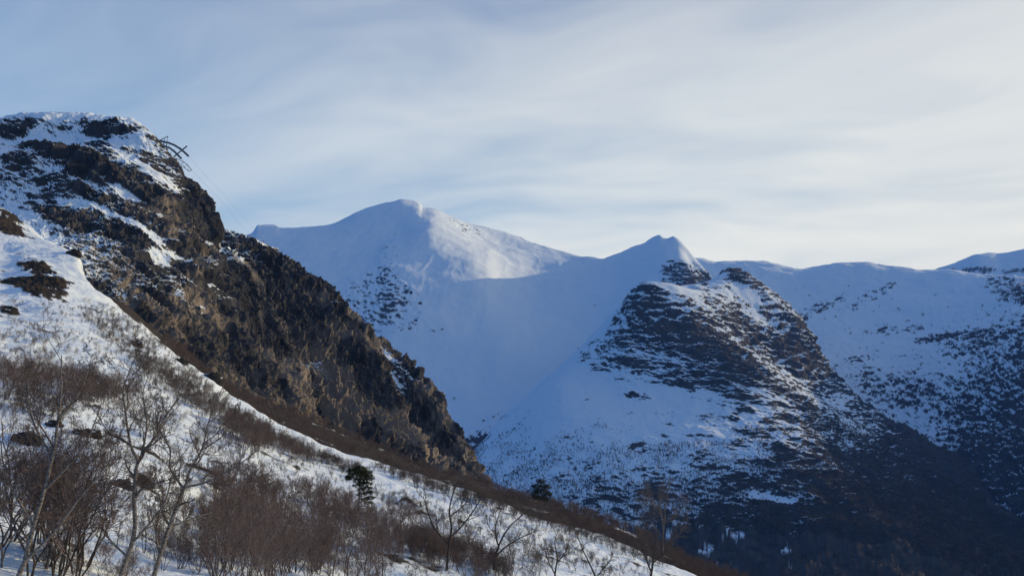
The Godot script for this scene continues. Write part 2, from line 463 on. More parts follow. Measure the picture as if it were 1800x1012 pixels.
func cliffs() -> void:
	# farthest buttress
	land("cliff_end_terrain", 590, 870, 1.1, [
		[[590, 940, 700, 0.8], [870, 960, 760, 0.8]],
		[[590, 800, 760, 0.9], [750, 835, 775, 1.0], [845, 862, 800, 1.0], [870, 880, 815, 1.0]],
		[[590, 690, 860, 0.8], [680, 720, 850, 0.8], [740, 760, 845, 0.95], [800, 820, 830, 1.0], [842, 860, 815, 1.0], [870, 885, 830, 1.0]],
		[[590, 578, 1000, 0.8], [620, 585, 980, 0.8], [640, 592, 960, 0.8], [660, 606, 945, 0.8], [680, 620, 935, 0.7], [700, 634, 925, 0.72], [720, 646, 915, 0.76], [735, 656, 905, 0.8], [750, 672, 900, 0.8], [763, 692, 890, 0.9], [775, 713, 880, 1.0], [785, 735, 872, 1.0], [795, 758, 865, 1.0], [808, 788, 855, 1.0], [822, 808, 845, 1.0], [834, 830, 835, 1.0], [846, 852, 825, 1.0], [870, 890, 840, 1.0]],
		[[590, 640, 1150, 0.6], [870, 930, 950, 0.8]],
	], [24, 60, 70, 8], [[665, 618, 30, 5, 35, -0.35], [700, 648, 36, 5, 38, -0.35], [690, 672, 34, 7, 50, -0.35], [688, 628, 56, 14, 36, 0.35]], cliff_relief(81, 11), cliff_cover(81), land_mat)
	# middle buttress
	land("cliff_middle_terrain", 330, 760, 1.1, [
		[[330, 820, 560, 0.9], [760, 930, 640, 0.9]],
		[[330, 640, 620, 1.0], [450, 700, 630, 1.0], [560, 765, 650, 1.0], [660, 800, 670, 1.0], [750, 838, 700, 1.0], [760, 850, 715, 1.0]],
		[[330, 520, 720, 0.9], [450, 560, 715, 0.95], [560, 640, 715, 1.0], [640, 690, 718, 1.0], [700, 765, 712, 1.0], [740, 830, 706, 1.0], [760, 850, 715, 1.0]],
		[[330, 372, 860, 0.6], [360, 384, 850, 0.65], [380, 395, 845, 0.62], [400, 405, 840, 0.65], [425, 415, 835, 0.7], [445, 425, 830, 0.75], [470, 438, 825, 0.85], [490, 450, 820, 0.85], [510, 460, 815, 0.85], [530, 475, 810, 0.85], [550, 490, 805, 0.9], [565, 502, 800, 0.9], [580, 522, 795, 0.9], [600, 546, 790, 0.9], [612, 565, 786, 0.9], [625, 580, 782, 0.9], [636, 590, 780, 0.95], [644, 614, 775, 1.0], [663, 665, 765, 1.0], [682, 700, 755, 1.0], [705, 745, 745, 1.0], [722, 780, 735, 1.0], [735, 815, 725, 1.0], [748, 840, 715, 1.0], [760, 860, 725, 1.0]],
		[[330, 470, 980, 0.8], [760, 900, 850, 0.9]],
	], [24, 110, 120, 8], [[430, 415, 60, 7, 25, -0.35], [560, 530, 30, 9, 30, -0.12], [530, 650, 20, 9, 40, -0.32], [565, 655, 26, 8, 40, -0.32]], cliff_relief(91, 13), cliff_cover(91), land_mat)
	# the domed hill in front
	land("cliff_hill_terrain", -420, 575, 1.15, [
		[[-420, 620, 360, 0.2], [0, 640, 380, 0.2], [200, 680, 420, 0.6], [400, 780, 480, 0.9], [575, 860, 560, 0.9]],
		[[-420, 470, 480, 0.2], [0, 490, 470, 0.25], [100, 520, 465, 0.5], [190, 545, 465, 0.75], [300, 620, 480, 1.0], [400, 690, 510, 1.0], [480, 735, 535, 1.0], [549, 752, 565, 1.0], [575, 790, 590, 1.0]],
		[[-420, 420, 560, 0.3], [0, 420, 540, 0.35], [60, 425, 540, 0.5], [150, 440, 535, 0.66], [250, 480, 530, 0.72], [330, 545, 530, 0.8], [400, 610, 540, 0.95], [460, 650, 552, 1.0], [510, 690, 565, 1.0], [549, 750, 575, 1.0], [575, 790, 600, 1.0]],
		[[-420, 320, 660, 0.4], [0, 320, 640, 0.56], [100, 325, 620, 0.66], [200, 335, 600, 0.78], [280, 370, 590, 0.78], [340, 440, 590, 0.8], [380, 490, 590, 0.8], [430, 560, 590, 0.9], [480, 620, 590, 0.95], [520, 680, 590, 1.0], [549, 748, 585, 1.0], [575, 790, 610, 1.0]],
		[[-420, 280, 740, 0.3], [0, 255, 730, 0.48], [100, 250, 710, 0.48], [180, 255, 680, 0.60], [240, 275, 660, 0.60], [290, 310, 645, 0.64], [330, 365, 640, 0.85], [362, 425, 635, 0.95], [400, 475, 625, 0.85], [440, 530, 618, 0.9], [480, 600, 610, 0.95], [520, 672, 600, 1.0], [549, 747, 590, 1.0], [575, 792, 615, 1.0]],
		[[-420, 262, 860, 0.2], [-150, 240, 850, 0.2], [-60, 227, 840, 0.2], [0, 215, 830, 0.25], [30, 208, 820, 0.25], [70, 204, 810, 0.2], [110, 202, 800, 0.2], [140, 204, 790, 0.3], [175, 208, 770, 0.5], [205, 211, 750, 0.55], [225, 215, 740, 0.5], [245, 229, 720, 0.5], [262, 244, 705, 0.55], [280, 262, 692, 0.6], [300, 283, 682, 0.65], [315, 305, 675, 0.75], [330, 332, 668, 0.9], [345, 355, 662, 0.95], [357, 380, 656, 0.95], [363, 395, 652, 0.95], [367, 427, 648, 0.95], [400, 455, 640, 0.8], [435, 482, 634, 0.9], [454, 532, 628, 0.95], [476, 576, 622, 1.0], [502, 617, 615, 1.0], [521, 658, 608, 1.0], [535, 690, 602, 1.0], [549, 745, 595, 1.0], [575, 795, 622, 1.0]],
		[[-420, 300, 1050, 0.3], [110, 290, 1000, 0.3], [300, 380, 850, 0.6], [440, 560, 760, 0.9], [575, 860, 700, 0.9]],
	], [24, 90, 90, 80, 60, 10], [
		[20, 232, 40, 12, -8, 0.38], [75, 262, 34, 10, -4, 0.36], [140, 224, 36, 8, 8, 0.2], [60, 290, 40, 14, -5, 0.2], [190, 224, 45, 8, 8, 0.16], [100, 300, 40, 8.0, 10, -0.07], [150, 300, 60, 22, 30, 0.28],
		[250, 300, 60, 8.0, 34, -0.24], [200, 250, 60, 5.6, 15, -0.22], [280, 330, 40, 6.4, 30, -0.18], [230, 355, 70, 5.6, 28, -0.4], [180, 345, 40, 6.4, 20, -0.22], [215, 390, 80, 5.6, 24, -0.29], [285, 440, 40, 5.6, 35, -0.36], [370, 445, 30, 7.2, 35, -0.43], [330, 500, 50, 4.8, 33, -0.22],
		[380, 520, 46, 5.6, 40, -0.27], [355, 545, 12, 8.0, 60, -0.36], [100, 395, 60, 14, 20, 0.25], [30, 380, 40, 9.6, 20, -0.22], [120, 365, 60, 8.0, 10, -0.14], [270, 460, 20, 11.2, 40, -0.32]],
		cliff_relief(101, 9.5), cliff_cover(101), land_mat)


func talus() -> void:
	var nb := noise(111, 1.0 / 60, 4)
	var nc := noise(112, 1.0 / 25, 4)
	land("talus_terrain", 60, 1700, 3.0, [
		[[60, 620, 250], [200, 640, 235], [400, 760, 215], [600, 850, 205], [850, 930, 195], [1000, 985, 180], [1210, 1080, 165], [1700, 1400, 150]],
		[[60, 500, 380], [190, 530, 350], [265, 590, 320], [400, 702, 290], [500, 762, 275], [600, 806, 262], [720, 848, 250], [850, 885, 240], [1000, 935, 222], [1210, 1018, 205], [1400, 1110, 195], [1700, 1280, 190]],
		[[60, 480, 460], [190, 530, 460], [265, 585, 440], [400, 690, 480], [549, 752, 560], [660, 800, 650], [750, 838, 700], [842, 858, 640], [900, 876, 420], [1000, 905, 340], [1100, 945, 320], [1250, 1012, 310], [1400, 1080, 300], [1700, 1230, 300]],
		[[60, 520, 520], [400, 740, 560], [660, 860, 760], [842, 905, 840], [1000, 1000, 500], [1250, 1100, 450], [1700, 1300, 450]],
		[[60, 800, 600], [400, 900, 700], [842, 1100, 900], [1250, 1500, 700], [1700, 1700, 700]],
	], [16, 40, 20, 10], [],
		func(p: Vector3, _r: float) -> float: return nb.get_noise_3dv(p) * 2.5,
		func(p: Vector3, _n: Vector3, _r: float, _b: Vector3) -> Color:
			return HEATH.lerp(SNOW, smoothstep(0.40, 0.48, nc.get_noise_3dv(p) + 0.1 * nb.get_noise_3dv(p * 3.0))),
		land_mat)


func slope() -> void:
	var nb := noise(121, 1.0 / 45, 3)
	var nm := noise(122, 1.0 / 9, 4)
	var nf := noise(123, 1.0 / 1.6, 3)
	var nh := noise(124, 1.0 / 14, 4, false, 0.6)
	land("snow_slope_terrain", -520, 1900, 2.2, [
		[[-520, 2600, 6], [900, 2900, 5], [1900, 3000, 5]],
		[[-520, 1500, 14], [0, 1520, 14], [900, 1700, 13], [1900, 1900, 13]],
		[[-520, 1000, 26], [0, 1040, 26], [200, 1100, 25], [500, 1180, 26], [900, 1260, 27], [1900, 1560, 26]],
		[[-520, 800, 34], [-200, 850, 34], [0, 912, 33], [60, 928, 33], [100, 945, 32], [200, 990, 32], [300, 1030, 32], [500, 1085, 33], [900, 1180, 35], [1900, 1450, 35]],
		[[-520, 815, 42], [0, 925, 40], [100, 955, 40], [200, 985, 40], [300, 1000, 42], [500, 1030, 46], [700, 1060, 48], [900, 1110, 48], [1200, 1200, 48], [1900, 1370, 48]],
		[[-520, 740, 58], [0, 845, 58], [100, 855, 57], [180, 860, 56], [240, 868, 57], [300, 890, 60], [400, 930, 64], [550, 975, 66], [700, 1000, 68], [900, 1040, 70], [1200, 1130, 70], [1900, 1310, 70]],
		[[-520, 610, 82], [-200, 660, 80], [0, 712, 78], [60, 728, 77], [120, 742, 76], [200, 768, 76], [300, 802, 78], [400, 836, 80], [500, 868, 84], [600, 900, 86], [700, 934, 88], [800, 965, 90], [900, 996, 92], [1200, 1090, 94], [1900, 1270, 95]],
		[[-520, 600, 100], [0, 716, 98], [200, 776, 96], [300, 800, 98], [400, 825, 102], [500, 850, 106], [600, 880, 108], [700, 908, 112], [900, 965, 116], [1200, 1065, 116], [1900, 1240, 115]],
		[[-520, 480, 160], [0, 600, 160], [100, 630, 155], [200, 665, 152], [300, 705, 150], [400, 748, 148], [500, 788, 148], [600, 828, 148], [700, 856, 148], [850, 895, 148], [1000, 948, 146], [1210, 1030, 140], [1900, 1190, 140]],
		[[-520, 400, 240], [0, 505, 240], [60, 510, 235], [150, 540, 225], [250, 590, 215], [330, 648, 208], [400, 702, 202], [500, 748, 196], [600, 798, 192], [720, 838, 188], [850, 874, 184], [1000, 926, 178], [1100, 966, 172], [1210, 1009, 168], [1350, 1070, 165], [1900, 1170, 165]],
		[[-520, 345, 310], [0, 440, 310], [60, 450, 300], [110, 468, 285], [160, 508, 260], [200, 540, 245], [265, 587, 232], [330, 643, 222], [400, 696, 215], [500, 744, 208], [600, 795, 203], [720, 836, 198], [850, 872, 193], [1000, 924, 187], [1100, 964, 181], [1210, 1007, 177], [1350, 1068, 173], [1900, 1168, 173]],
		[[-520, 300, 390], [0, 368, 390], [30, 392, 380], [60, 412, 370], [90, 432, 350], [130, 458, 325], [160, 500, 285], [200, 540, 262], [265, 588, 243], [330, 645, 232], [400, 698, 224], [500, 748, 216], [600, 800, 210], [720, 842, 205], [850, 880, 200], [1000, 932, 194], [1100, 972, 188], [1210, 1016, 184], [1350, 1078, 180], [1900, 1180, 180]],
		[[-520, 360, 440], [0, 430, 440], [200, 620, 300], [400, 790, 250], [850, 980, 225], [1210, 1130, 205], [1900, 1350, 200]],
	], [12, 16, 24, 30, 40, 60, 30, 60, 70, 50, 40, 10], [
		[12, 398, 30, 14, 35, 0.9], [18, 375, 30, 8, 30, 0.5], [75, 480, 44, 16, 30, 0.9], [60, 505, 50, 12, 10, 0.8], [15, 545, 18, 7, 5, 0.7]],
		func(p: Vector3, r: float) -> float:
			var near := clampf(p.length() / 150.0, 0.15, 1.0)
			return nb.get_noise_3dv(p) * 1.6 * near + nm.get_noise_3dv(p) * (0.30 + 0.5 * near) + nf.get_noise_3dv(p) * 0.05 + r * 2.0 * absf(nm.get_noise_3dv(p * 2.0)),
		func(p: Vector3, n: Vector3, r: float, _b: Vector3) -> Color:
			var s := nh.get_noise_3dv(p) * 1.1 + nm.get_noise_3dv(p * 2.0) * 0.5 + (n.y - 0.75) * 0.5
			return HEATH.lerp(SNOW, smoothstep(-0.06, 0.06, s + 0.50 - r * 1.1)),
		snow_mat)


# ---------- plants ----------
var bark_mat: StandardMaterial3D
var dark_bark_mat: StandardMaterial3D
var far_twig_mat: StandardMaterial3D
var pale_bark_mat: StandardMaterial3D
var twig_mat: StandardMaterial3D
var red_twig_mat: StandardMaterial3D
var grey_twig_mat: StandardMaterial3D
var needle_mat: StandardMaterial3D
var views := {}


class Buf:
	var v := PackedVector3Array()
	var n := PackedVector3Array()
	var i := PackedInt32Array()

	func mesh() -> ArrayMesh:
		var a := []
		a.resize(Mesh.ARRAY_MAX)
		a[Mesh.ARRAY_VERTEX] = v
		a[Mesh.ARRAY_NORMAL] = n
		a[Mesh.ARRAY_INDEX] = i
		var m := ArrayMesh.new()
		m.add_surface_from_arrays(Mesh.PRIMITIVE_TRIANGLES, a)
		return m


func tube(b: Buf, pts: PackedVector3Array, rad: PackedFloat32Array, sides: int) -> void:
	var first := b.v.size()
	var n := pts.size()
	var side := Vector3.ZERO
	for k in n:
		var t := (pts[mini(k + 1, n - 1)] - pts[maxi(k - 1, 0)]).normalized()
		if k == 0:
			side = t.cross(Vector3.UP if absf(t.y) < 0.9 else Vector3.RIGHT).normalized()
		else:
			side = (side - t * side.dot(t)).normalized()
		var other := t.cross(side)
		for s in sides:
			var a := TAU * s / sides
			var d := side * cos(a) + other * sin(a)
			b.v.append(pts[k] + d * rad[k])
			b.n.append(d)
	for k in n - 1:
		for s in sides:
			var p := first + k * sides + s
			var q := first + k * sides + (s + 1) % sides
			b.i.append_array(PackedInt32Array([p, p + sides, q, q, p + sides, q + sides]))


func rv(s: float) -> Vector3:
	return Vector3(rng.randf_range(-s, s), rng.randf_range(-s, s), rng.randf_range(-s, s))


# A limb and what grows from it. style: kids per level, wobble, lift, spread, shrink
func grow(wood: Buf, twigs: Buf, p: Vector3, dir: Vector3, length: float, r0: float, level: int, style: Dictionary) -> void:
	var segs: int = [6, 5, 4, 3, 2][level]
	var pts := PackedVector3Array([p])
	var rad := PackedFloat32Array([r0])
	var d := dir
	var at := p
	var tip: float = style.tip
	for s in segs:
		d = (d + rv(style.wobble) + Vector3.UP * style.lift).normalized()
		at += d * length / segs
		pts.append(at)
		rad.append(maxf(lerpf(r0, r0 * 0.30, float(s + 1) / segs), tip))
	tube(wood if level <= style.wood_levels else twigs, pts, rad, [6, 5, 3, 3, 3][level])
	sprout(wood, twigs, pts, rad, length, level, style, 0.28 if level == 0 else 0.15)


func sprout(wood: Buf, twigs: Buf, pts: PackedVector3Array, rad: PackedFloat32Array, length: float, level: int, style: Dictionary, from: float) -> void:
	if level >= style.kids.size():
		return
	var segs := pts.size() - 1
	var kids: int = style.kids[level]
	var turn := rng.randf() * TAU
	for k in kids:
		var t := lerpf(from, 1.0, (k + rng.randf()) / kids)
		var f := t * segs
		var a := mini(int(f), segs - 1)
		var q := pts[a].lerp(pts[a + 1], f - a)
		var ax := (pts[a + 1] - pts[a]).normalized()
		var side := ax.cross(Vector3(0.31, 0.2, 0.92)).normalized()
		turn += 2.4 + rng.randf_range(-0.5, 0.5)
		side = side.rotated(ax, turn)
		var spread: float = style.spread * rng.randf_range(0.7, 1.25)
		var nd := (ax * cos(spread) + side * sin(spread)).normalized()
		var l: float = length * style.shrink * rng.randf_range(0.65, 1.2) * (1.15 - 0.5 * t)
		var r := maxf(lerpf(rad[a], rad[a + 1], f - a) * 0.62, style.tip)
		grow(wood, twigs, q, nd, l, r, level + 1, style)


func birch_meshes(sd: int, height: float, stems: int, style: Dictionary) -> Array:
	rng.seed = sd
	var wood := Buf.new()
	var twigs := Buf.new()
	for k in stems:
		var lean: Vector3 = Vector3(rng.randf_range(-1, 1), 0, rng.randf_range(-1, 1)) * (style.lean if stems > 1 else style.lean * 0.4)
		var h := height * rng.randf_range(0.72, 1.0)
		grow(wood, twigs, Vector3(lean.x, -0.25, lean.z) * 0.25, (Vector3.UP + lean).normalized(), h * 0.80, style.girth * h * rng.randf_range(0.8, 1.1), 0, style)
	return [wood.mesh(), twigs.mesh()]


func style_of(kids: Array, more := {}) -> Dictionary:
	var s := {"kids": kids, "wobble": 0.22, "lift": 0.07, "spread": 0.72, "shrink": 0.46, "tip": 0.006, "girth": 0.014, "lean": 0.34, "wood_levels": 0}
	s.merge(more, true)
	return s


# nearest visible point of a piece of land for every 4 px of the survey
func view_of(called: String) -> Dictionary:
	if views.has(called):
		return views[called]
	var v := {}
	var g: Dictionary = grids[called]
	var p: PackedVector3Array = g.p
	for at in p.size():
		var q := Q(p[at])
		if p[at].z > -2.0 or q.x < -300 or q.x > 2000 or q.y > 1500:
			continue
		var key := int(q.x / 4.0 + 500) * 4096 + int(q.y / 4.0 + 500)
		if not v.has(key) or p[v[key]].length_squared() > p[at].length_squared():
			v[key] = at
	views[called] = v
	return v


func spot(called: String, px: float, py: float) -> int:
	var v := view_of(called)
	for k in 7:
		for s in [-1, 1]:
			var key: int = int(px / 4.0 + 500) * 4096 + int(py / 4.0 + 500) + k * s
			if v.has(key):
				return v[key]
	return -1


func stuff(called: String, mesh: Mesh, m: Material, places: Array, label: String) -> void:
	var mm := MultiMesh.new()
	mm.transform_format = MultiMesh.TRANSFORM_3D
	mm.mesh = mesh
	mm.instance_count = places.size()
	for k in places.size():
		mm.set_instance_transform(k, places[k])
	var o := MultiMeshInstance3D.new()
	o.multimesh = mm
	o.material_override = m
	o.name = numbered(called)
	o.set_meta("kind", "stuff")
	o.set_meta("label", label)
	add_child(o)


func stood(p: Vector3, size: float, lean := 0.08) -> Transform3D:
	var b := Basis(Vector3.UP, rng.randf() * TAU)
	b = Basis(Vector3(1, 0, 0), rng.randf_range(-lean, lean)) * Basis(Vector3(0, 0, 1), rng.randf_range(-lean, lean)) * b
	return Transform3D(b.scaled(Vector3(size, size * rng.randf_range(0.9, 1.12), size)), p)


func bark(c: Color, dark: Color, sc: float) -> StandardMaterial3D:
	var t := NoiseTexture2D.new()
	var n := noise(5, 0.02, 4)
	t.noise = n
	t.width = 256
	t.height = 256
	t.seamless = true
	var g := Gradient.new()
	g.set_color(0, dark.linear_to_srgb())
	g.set_color(1, c.linear_to_srgb())
	g.set_offset(0, 0.30)
	g.set_offset(1, 0.55)
	t.color_ramp = g
	var m := StandardMaterial3D.new()
	m.albedo_texture = t
	m.uv1_triplanar = true
	m.uv1_scale = Vector3(sc, sc * 3.0, sc)
	m.roughness = 0.85
	m.metallic_specular = 0.2
	return m


# a single tree of two parts
func tree_node(called: String, meshes: Array, mats: Array, label: String, group: String, at: Transform3D, parts := ["trunk", "crown"]) -> Node3D:
	var o := Node3D.new()
	o.name = numbered(called)
	add_child(o)
	o.transform = at
	for k in meshes.size():
		put(meshes[k], parts[k], mats[k], o)
	tag(o, label, "tree", group)
	return o


# A tree whose main limbs follow given lines (survey px, py, radius px at that distance); twigs grow from them.
func drawn_tree(sd: int, d: float, base: Vector2, lines: Array, style: Dictionary, thick := 0.56, on := "snow_slope_terrain") -> Array:
	rng.seed = sd
	var wood := Buf.new()
	var twigs := Buf.new()
	var ground := spot(on, base.x, base.y)
	if ground >= 0:
		var gp: Vector3 = grids[on].p[ground]
		d = Vector2(gp.x, gp.z).length()
	var foot := P(base.x, base.y, d)
	var k := d / F
	var side := Vector3(foot.z, 0, -foot.x).normalized() * -1.0
	if side.x < 0:
		side = -side
	var away := Vector3(foot.x, 0, foot.z).normalized()
	var first := true
	for line in lines:
		var pts := PackedVector3Array()
		var rad := PackedFloat32Array()
		var swing := 0.0 if first else rng.randf_range(-0.5, 0.5)
		var len := 0.0
		var start: Vector2 = Vector2(line[0][0], line[0][1])
		for q in line:
			var rel := Vector2(q[0] - base.x, base.y - q[1]) * k
			var run: float = Vector2(q[0], q[1]).distance_to(start) * k
			var p := side * rel.x + Vector3.UP * rel.y + away * run * swing
			if pts.size() > 0:
				len += p.distance_to(pts[pts.size() - 1])
			pts.append(p)
			rad.append(q[2] * k * thick)
		# smooth the drawn line
		var sp := PackedVector3Array()
		var sr := PackedFloat32Array()
		for s in pts.size() - 1:
			for h in 3:
				var w := h / 3.0
				sp.append(pts[s].cubic_interpolate(pts[s + 1], pts[maxi(s - 1, 0)], pts[mini(s + 2, pts.size() - 1)], w) + rv(0.012))
				sr.append(lerpf(rad[s], rad[s + 1], w))
		sp.append(pts[pts.size() - 1])
		sr.append(rad[rad.size() - 1])
		tube(wood, sp, sr, 8)
		var st := style.duplicate()
		st.kids = style.kids.duplicate()
		if first:
			st.kids[0] = 3
		sprout(wood, twigs, sp, sr, maxf(len, 1.6), 0, st, 0.45 if first else 0.12)
		first = false
	return [wood.mesh(), twigs.mesh(), foot]


func build_plants() -> void:
	bark_mat = bark(Color(0.20, 0.19, 0.18), Color(0.05, 0.046, 0.044), 0.9)
	dark_bark_mat = bark(Color(0.075, 0.066, 0.06), Color(0.03, 0.026, 0.025), 0.9)
	pale_bark_mat = bark(Color(0.42, 0.40, 0.37), Color(0.10, 0.085, 0.08), 0.7)
	twig_mat = mat(Color(0.095, 0.080, 0.073))
	red_twig_mat = mat(Color(0.140, 0.112, 0.105))
	grey_twig_mat = mat(Color(0.15, 0.135, 0.125))
	far_twig_mat = mat(Color(0.085, 0.078, 0.076))
	needle_mat = mat(Color(0.046, 0.060, 0.028))
	hero_trees()
	thickets()
	pines()
	far_woods()


func hero_trees() -> void:
	var st := style_of([9, 7, 6, 4], {"wobble": 0.30, "spread": 0.78, "shrink": 0.38, "tip": 0.005, "lift": 0.05})
	var a := drawn_tree(301, 28.0, Vector2(203, 1040), [
		[[203, 1046, 8], [209, 1012, 7], [220, 960, 6.2], [216, 905, 5.6], [214, 866, 5.2], [217, 846, 4.6]],
		[[217, 850, 4.2], [203, 822, 3.4], [192, 775, 2.8], [186, 742, 2.2], [192, 712, 1.5], [200, 688, 0.8]],
		[[217, 848, 4], [226, 828, 3.6], [240, 808, 3.2], [247, 785, 2.6], [262, 757, 2], [275, 728, 1.4], [286, 698, 0.7]],
		[[219, 842, 3], [224, 805, 2.5], [221, 772, 2], [214, 742, 1.4], [220, 712, 0.8]],
		[[221, 968, 4], [238, 945, 3.4], [254, 920, 2.7], [262, 898, 2.2], [266, 868, 1.5], [274, 840, 0.8]],
		[[216, 905, 3.2], [226, 890, 2.6], [245, 882, 2.2], [268, 874, 1.5], [288, 858, 0.8]],
		[[203, 822, 2.4], [182, 812, 2.0], [164, 796, 1.5], [150, 772, 0.8]],
		[[214, 990, 3.4], [194, 972, 2.6], [178, 952, 2.0], [170, 925, 1.4], [160, 900, 0.8]]], st)
	tree_node("birch_tree", [a[0], a[1]], [bark_mat, twig_mat], "bare grey birch with a forked trunk, left of the two large leafless trees in front", "", Transform3D(Basis(), a[2]))
	var b := drawn_tree(302, 27.0, Vector2(258, 1050), [
		[[258, 1055, 8], [266, 1012, 7], [275, 970, 6.2], [284, 935, 5.6], [292, 905, 5], [300, 882, 4.4]],
		[[298, 893, 4], [285, 875, 3.3], [274, 858, 2.8], [272, 830, 2.4], [258, 805, 2], [248, 785, 1.5], [244, 762, 0.8]],
		[[300, 882, 4], [305, 860, 3.3], [315, 840, 3], [322, 815, 2.5], [325, 790, 2], [335, 755, 1.4], [345, 722, 0.7]],
		[[299, 888, 3], [330, 880, 2.5], [360, 864, 2], [384, 846, 1.4], [402, 830, 0.7]],
		[[281, 948, 3.2], [310, 938, 2.5], [338, 930, 1.8], [372, 922, 1]],
		[[318, 830, 2], [340, 815, 1.6], [362, 790, 1.2], [372, 760, 0.7]],
		[[270, 990, 3], [262, 950, 2.4], [268, 905, 1.6], [262, 870, 0.8]]], st)
	tree_node("birch_tree", [b[0], b[1]], [bark_mat, twig_mat], "bare grey birch leaning right, right of the two large leafless trees in front", "", Transform3D(Basis(), b[2]))
	var c := drawn_tree(303, 29.0, Vector2(18, 1040), [
		[[18, 1045, 7], [30, 1000, 6], [36, 950, 5.2], [44, 900, 4.6], [50, 850, 4], [52, 800, 3.2], [50, 745, 2.2], [46, 700, 1.2]],
		[[36, 950, 3.5], [14, 915, 2.8], [-6, 880, 2], [-18, 830, 1]],
		[[44, 900, 3.2], [70, 868, 2.6], [92, 830, 2], [104, 785, 1]],
		[[50, 850, 3], [26, 815, 2.3], [10, 770, 1.6], [4, 720, 0.8]],
		[[52, 800, 2.6], [72, 765, 2], [84, 728, 1.4], [90, 690, 0.8]],
		[[30, 1000, 4], [62, 960, 3.2], [88, 915, 2.6], [110, 880, 2], [128, 850, 1]]], st, 0.6)
	tree_node("birch_tree", [c[0], c[1]], [bark_mat, twig_mat], "bare birch with one slender upright trunk near the left edge of the picture", "", Transform3D(Basis(), c[2]))
	var dark := style_of([9, 7, 6, 3], {"wobble": 0.34, "spread": 0.85, "shrink": 0.42, "tip": 0.008, "lift": 0.05})
	for q in [
		[311, 62.0, 785, 1000, [[[785, 1002, 4], [788, 965, 3.4], [792, 935, 3], [788, 905, 2.4], [796, 872, 1.6], [806, 848, 0.8]], [[790, 950, 3], [812, 930, 2.4], [832, 905, 2], [845, 884, 1]], [[788, 960, 3], [764, 935, 2.4], [752, 905, 1.8], [744, 880, 0.8]], [[790, 915, 2], [815, 895, 1.6], [822, 868, 0.8]]], "dark gnarled bare birch at the near edge of the open snow right of the thicket"],
		[312, 70.0, 868, 1000, [[[868, 1002, 3.4], [872, 975, 3], [882, 950, 2.6], [896, 930, 2], [918, 912, 1.2], [934, 900, 0.7]], [[872, 978, 2.6], [890, 962, 2], [912, 948, 1.4], [940, 936, 0.7]], [[876, 965, 2.4], [870, 938, 1.8], [876, 912, 1.2], [888, 886, 0.7]]], "dark bare birch with its crown swept to the right, beside the gnarled one"],
		[313, 66.0, 975, 1035, [[[975, 1040, 3], [976, 1010, 2.6], [980, 985, 2], [976, 960, 1.2], [984, 938, 0.7]], [[976, 1012, 2], [964, 988, 1.5], [958, 965, 0.8]], [[978, 995, 2], [994, 975, 1.4], [1000, 955, 0.8]]], "small bare birch with several upright stems on the open snow below the right-hand pine"],
		[314, 58.0, 1052, 1050, [[[1052, 1055, 3.4], [1048, 1020, 2.8], [1040, 1000, 2.2], [1028, 975, 1.6], [1020, 955, 0.8]], [[1048, 1020, 2], [1066, 1000, 1.6], [1078, 985, 0.8]]], "thin bare birch leaning left at the bottom edge of the lower snow slope"],
		[315, 60.0, 1140, 1045, [[[1140, 1050, 4], [1146, 1012, 3.4], [1150, 990, 3], [1154, 968, 2.2], [1160, 945, 1.2]], [[1146, 1010, 2.6], [1138, 988, 2.2], [1132, 968, 1.6], [1128, 950, 0.8]], [[1150, 995, 2], [1168, 980, 1.4], [1182, 962, 0.8]]], "forked bare birch at the bottom edge below the pale-stemmed tree"]]:
		var m := drawn_tree(q[0], q[1], Vector2(q[2], q[3]), q[4], dark, 0.55)
		tree_node("birch_tree", [m[0], m[1]], [dark_bark_mat, twig_mat], q[5], "", Transform3D(Basis(), m[2]))
	# the tall pale birch standing against the dark valley
	var at := spot("talus_terrain", 1166, 985)
	var w := drawn_tree(321, 215.0, Vector2(1165, 990), [
		[[1165, 996, 2.4], [1166, 965, 2], [1168, 935, 1.8], [1165, 905, 1.4], [1164, 880, 0.9], [1166, 855, 0.4]],
		[[1168, 940, 1.4], [1172, 915, 1.1], [1174, 893, 0.7], [1180, 870, 0.4]],
		[[1166, 950, 1.2], [1152, 930, 0.9], [1144, 905, 0.6], [1136, 885, 0.3]],
		[[1167, 930, 1.2], [1190, 912, 0.9], [1204, 890, 0.5]],
		[[1165, 915, 1.1], [1150, 895, 0.8], [1142, 868, 0.4]],
		[[1168, 960, 1.2], [1192, 945, 0.9], [1208, 925, 0.4]],
		[[1165, 970, 1.2], [1142, 955, 0.9], [1126, 935, 0.4]]], style_of([12, 9, 8], {"wobble": 0.26, "shrink": 0.46, "tip": 0.012, "lift": 0.05}), 0.75, "talus_terrain")
	tree_node("birch_tree", [w[0], w[1]], [bark_mat, grey_twig_mat], "tall bare birch with pale stems standing against the dark blue valley side", "", Transform3D(Basis(), w[2]))


